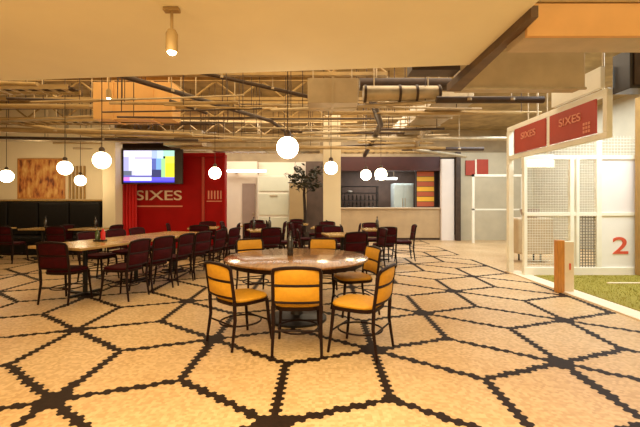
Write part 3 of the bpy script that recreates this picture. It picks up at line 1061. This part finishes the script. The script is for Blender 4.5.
# things standing on the tables
def make_bottle(m, h=0.30):
    t = empty('bottle', (0, 0, 0), 0, '', 'bottle')
    MB().lathe([(0.001, 0), (0.036, 0.0), (0.038, 0.01), (0.038, h * 0.6), (0.030, h * 0.68), (0.014, h * 0.78), (0.013, h * 0.95), (0.001, h * 0.95)], seg=20).build('bottle_body', m, t)
    MB().lathe([(0.001, h * 0.93), (0.016, h * 0.93), (0.016, h), (0.001, h)], seg=14).build('cap', M['black_metal'], t)
    return t


bo = make_bottle(M['glass_dark'])
first = [True]


def bottle(x, y, z, label, group=None):
    if first[0]:
        first[0] = False
        bo.location = (x, y, z)
        bo['label'] = label
        return bo
    return dup(bo, (x, y, z), 0, label, group)


bottle(-0.37, 4.85, 0.752, 'tall dark bottle standing on the round brown table')
bottle(-1.58, 9.3, 0.77, 'dark bottle on the two-bottle table, the one nearer the red container')
bottle(-1.2, 9.3, 0.77, 'dark bottle on the two-bottle table, the one nearer the column')
bottle(1.4, 9.55, 0.77, 'dark bottle on the small table before the kitchen counter')
bottle(-7.0, 9.95, 0.77, 'dark bottle on the middle table at the banquette')
bottle(-5.7, 9.9, 0.77, 'dark bottle on the banquette table closest to the red container')

cd = empty('condiment_caddy', (-3.55, 6.3, 0.78), 0, 'red and green condiment pots on the nearest oak table', 'caddy')
MB().bx(-0.09, 0.09, -0.05, 0.05, 0, 0.03, 0.004).build('tray', M['black_metal'], cd)
MB().lathe([(0.001, 0.03), (0.035, 0.03), (0.035, 0.15), (0.02, 0.17), (0.012, 0.20), (0.001, 0.20)], (0.045, 0, 0), 14).build('sauce_bottle', M['red_bright'], cd)
MB().lathe([(0.001, 0.03), (0.035, 0.03), (0.035, 0.14), (0.02, 0.16), (0.012, 0.19), (0.001, 0.19)], (-0.045, 0, 0), 14).build('sauce_bottle', M['glass_green'], cd)


# ------------------------------------------------------------ pendants and spotlights
def pendant(x, y, z, r, top, label, m='globe'):
    t = empty('globe_pendant', (x, y, z), 0, label, 'pendant lamp', 'glowing globe pendants')
    MB().sphere((0, 0, 0), r, 32, 18).build('globe', M[m], t)
    MB().lathe([(0.001, r * 0.95), (0.045, r * 0.95), (0.045, r * 0.95 + 0.06), (0.02, r * 0.95 + 0.09), (0.001, r * 0.95 + 0.09)], seg=16).build('cap', M['dark_pipe'], t)
    MB().tube([(0, 0, r), (0, 0, top - z)], 0.007, 6).build('cord', M['dark_pipe'], t)


pendant(-0.41, 4.93, 2.10, 0.138, SLAB, 'largest glowing globe pendant, hung above the round table')
pendant(-3.58, 6.4, 2.10, 0.138, SLAB, 'glowing globe pendant above the near end of the oak run')
pendant(-5.10, 7.8, 2.10, 0.138, SLAB, 'glowing globe pendant between the oak run and the mural')
pendant(-6.48, 10.55, 2.01, 0.14, SLAB, 'glowing globe pendant over the banquette tables beside the mural', 'globe_small')
pendant(-8.20, 10.2, 2.10, 0.16, SLAB, 'added glowing globe for the wall glow over the banquette at the picture edge', 'globe_small')  # globe added to stand for the bright glow on the wall
pendant(0.22, 7.8, 2.10, 0.130, SLAB, 'glowing globe pendant hanging in front of the cream column', 'globe_small')
pendant(-2.45, 9.1, 2.10, 0.138, SLAB, 'glowing globe pendant in front of the red container', 'globe_small')
pendant(1.13, 9.6, 2.09, 0.130, SLAB, 'glowing globe pendant before the kitchen, one nearer the column', 'globe_small')
pendant(1.50, 9.6, 2.11, 0.145, SLAB, 'glowing globe pendant before the kitchen, one farther from the column', 'globe_small')


def spot(x, y, z, top, label, energy):
    t = empty('track_spotlight', (x, y, z), 0, label, 'spotlight')
    MB().lathe([(0.036, 0.0), (0.045, 0.0), (0.045, 0.14), (0.03, 0.17), (0.001, 0.17)], seg=20).build('lamp_shade', M['gold_pipe'], t)
    MB().sphere((0, 0, 0.01), 0.034, 16, 10).build('bulb', M['bulb'], t)
    MB().tube([(0, 0, 0.17), (0, 0, top - z - 0.03)], 0.012, 8).build('stem', M['gold_pipe'], t)
    MB().bx(-0.06, 0.06, -0.03, 0.03, top - z - 0.03, top - z, 0.005).build('canopy_plate', M['gold_pipe'], t)


spot(-1.14, 3.0, 2.56, 2.9, 'small lit spotlight hanging from the cream soffit', 0)
spot(-3.9, 7.2, 3.33, SLAB, 'small lit spotlight among the pipes above the oak run', 0)

# ------------------------------------------------------------ kitchen and alcove contents
t = empty('kitchen_counter', (2.63, 14.75, 0), 0, 'beige serving counter across the kitchen front', 'counter')
MB().bx(-1.88, 1.9, 0, 0.6, 0.08, 1.18, 0.006).build('front', M['counter'], t)
MB().bx(-1.90, 1.92, -0.06, 0.62, 1.18, 1.23, 0.008).build('worktop', M['counter_top'], t)
MB().bx(-1.88, 1.9, 0.03, 0.6, 0.0, 0.08).build('kickboard', M['dark_pipe'], t)

t = empty('menu_board', (4.13, 15.2, 1.23), 0, 'tall orange and yellow menu board at the kitchen end', 'menu board')
MB().bx(-0.40, 0.46, -0.03, 0.05, 0, 1.62, 0.006).build('board', M['tv_black'], t)
my, mr = MB(), MB()
for k in range(8):
    (my if k % 2 else mr).bx(-0.36, 0.30, -0.04, -0.03, 0.04 + k * 0.195, 0.04 + k * 0.195 + 0.175)
my.build('yellow_row', M['menu_yellow'], t)
mr.build('red_row', M['menu_red'], t)

t = empty('refrigerator', (3.4, 16.2, 0), 0, 'pale blue steel refrigerator inside the kitchen', 'refrigerator')
MB().bx(-0.40, 0.40, -0.35, 0.35, 0.05, 2.2, 0.01).build('body', M['stainless'], t)  # body and doors in pale bluish steel
MB().bx(-0.38, -0.01, -0.38, -0.35, 0.12, 2.14, 0.006).build('door', M['stainless'], t)
MB().bx(0.01, 0.38, -0.38, -0.35, 0.12, 2.14, 0.006).build('door', M['stainless'], t)
rods(t, [((q, -0.39, 0.9), (q, -0.39, 1.6)) for q in (-.05, .05)], 0.015, 'steel', 'handle')
MB().bx(-0.36, 0.36, -0.3, 0.3, 0, 0.05).build('plinth', M['black_metal'], t)

t = empty('kitchen_shelf', (1.65, 16.4, 0), 0, 'dark metal shelving inside the kitchen opening', 'shelf')
for sx in (-0.75, 0.75):
    for sy in (-0.2, 0.2):
        MB().bx(sx - 0.02, sx + 0.02, sy - 0.02, sy + 0.02, 0, 2.1).build('upright', M['black_metal'], t)
for z in (1.2, 1.5, 1.8, 2.08):
    MB().bx(-0.78, 0.78, -0.22, 0.22, z, z + 0.03, 0.004).build('shelf_board', M['black_metal'], t)
GK = 'bottles on the kitchen shelving'
kk = 0
for z in (1.23, 1.53):
    for q in range(8):
        dup(bo, (1.65 - 0.62 + 0.17 * q, 16.35, z), 0, 'small dark bottle on the %s shelf of the kitchen shelving' % ('lower', 'upper')[z > 1.4], GK).scale = (0.8, 0.8, 0.8)
GP = 'stacked pale plates on the kitchen shelving'
for q in range(6):
    o = MB().lathe([(0.001, 0), (0.07, 0.0), (0.11, 0.018), (0.105, 0.022), (0.065, 0.006), (0.001, 0.006)], seg=20).build('plate', M['white_panel'], None, (1.25, 16.35, 1.832 + 0.012 * q))
    tag(o, 'pale plate in the stack on the top kitchen shelf', 'plate', GP)
t = empty('glow_strip', (2.75, 15.6, 2.35), 0, 'pale strip light glowing inside the kitchen', 'light')
MB().bx(-0.55, 0.35, -0.05, 0.05, 0, 0.08, 0.01).build('housing', M['stainless'], t)
MB().bx(-0.52, 0.32, -0.04, 0.04, -0.015, 0.0).bx(-0.52, 0.32, -0.06, -0.05, 0.01, 0.06).build('diffuser', M['strip_glow'], t)
rods(t, [((q, 0, 0.08), (q, 0, 1.85)) for q in (-.4, .2)], 0.01)

t = empty('glow_strip', (-2.95, 14.7, 2.55), 0, 'long white lintel band made to glow across the head of the white alcove', 'light')
MB().bx(-0.6, 0.95, -0.05, 0.05, 0, 0.10, 0.01).build('housing', M['white_frame'], t)
MB().bx(-0.58, 0.93, -0.062, -0.05, 0.01, 0.09).build('diffuser', M['strip_glow'], t)  # lintel band given emission to lighten the alcove
MB().bx(-0.3, -0.2, 0.05, 0.3, 0.0, 0.1).build('bracket', M['white_frame'], t)

t = empty('display_fridge', (-1.75, 14.85, 0), 0, 'pale greenish upright cabinet with three panels in the white alcove', 'cabinet')
MB().bx(-0.62, 0.62, -0.1, 0.35, 0, 2.45, 0.01).build('body', M['white_frame'], t)
for z0, z1 in ((0.12, 0.85), (0.95, 1.75), (1.85, 2.38)):
    MB().bx(-0.56, 0.56, -0.12, -0.1, z0, z1, 0.005).build('door', M['greywhite'], t)
MB().bx(-0.15, 0.15, -0.15, -0.12, 1.66, 1.69).build('handle', M['steel'], t)

t = empty('tan_screen', (-0.80, 14.5, 0), 0, 'plain tan screen panel standing between alcove cabinet and tree', 'screen')
MB().bx(-0.34, 0.30, -0.03, 0.03, 0.06, 2.15, 0.008).build('panel', M['tan_panel'], t)
for s in (-0.28, 0.24):
    MB().bx(s - 0.03, s + 0.03, -0.18, 0.18, 0, 0.06).build('foot', M['black_metal'], t)

# slim dark tree
t = empty('potted_tree', (-0.52, 13.2, 0), 0, 'slim dark indoor tree standing near the column', 'tree')
MB().lathe([(0.001, 0), (0.16, 0), (0.20, 0.42), (0.17, 0.42), (0.16, 0.36), (0.001, 0.36)], seg=20).build('planter', M['terracotta'], t)
tb = MB().tube([(0, 0, 0.3), (0.02, 0.01, 1.0), (-0.02, 0, 1.7), (0.02, 0.01, 2.3)], [0.06, 0.055, 0.045, 0.02], 8)
br = []
for k in range(9):
    a = k * 2.4
    z = 1.7 + 0.07 * k
    e = (0.55 * math.cos(a), 0.5 * math.sin(a), z + 0.35)
    tb.tube([(0, 0, z), (e[0] * 0.5, e[1] * 0.5, z + 0.22), e], [0.014, 0.01, 0.005], 6)
    br.append(((0, 0, z), e))
tb.build('trunk', M['bark'], t)
lf = MB()
for a, e in br:
    for k in range(45):
        p = Vector(a).lerp(Vector(e), random.uniform(0.35, 1.05)) + Vector((random.gauss(0, .08), random.gauss(0, .08), random.gauss(0, .06)))
        u = Vector((random.gauss(0, 1), random.gauss(0, 1), random.gauss(0, .6))).normalized() * 0.09
        q = u.cross(Vector((random.gauss(0, 1), random.gauss(0, 1), random.gauss(0, 1)))).normalized() * 0.035
        lf.add([p - u, p + q, p + u, p - q], [[0, 1, 2, 3]])
lf.build('foliage', M['leaf'], t)
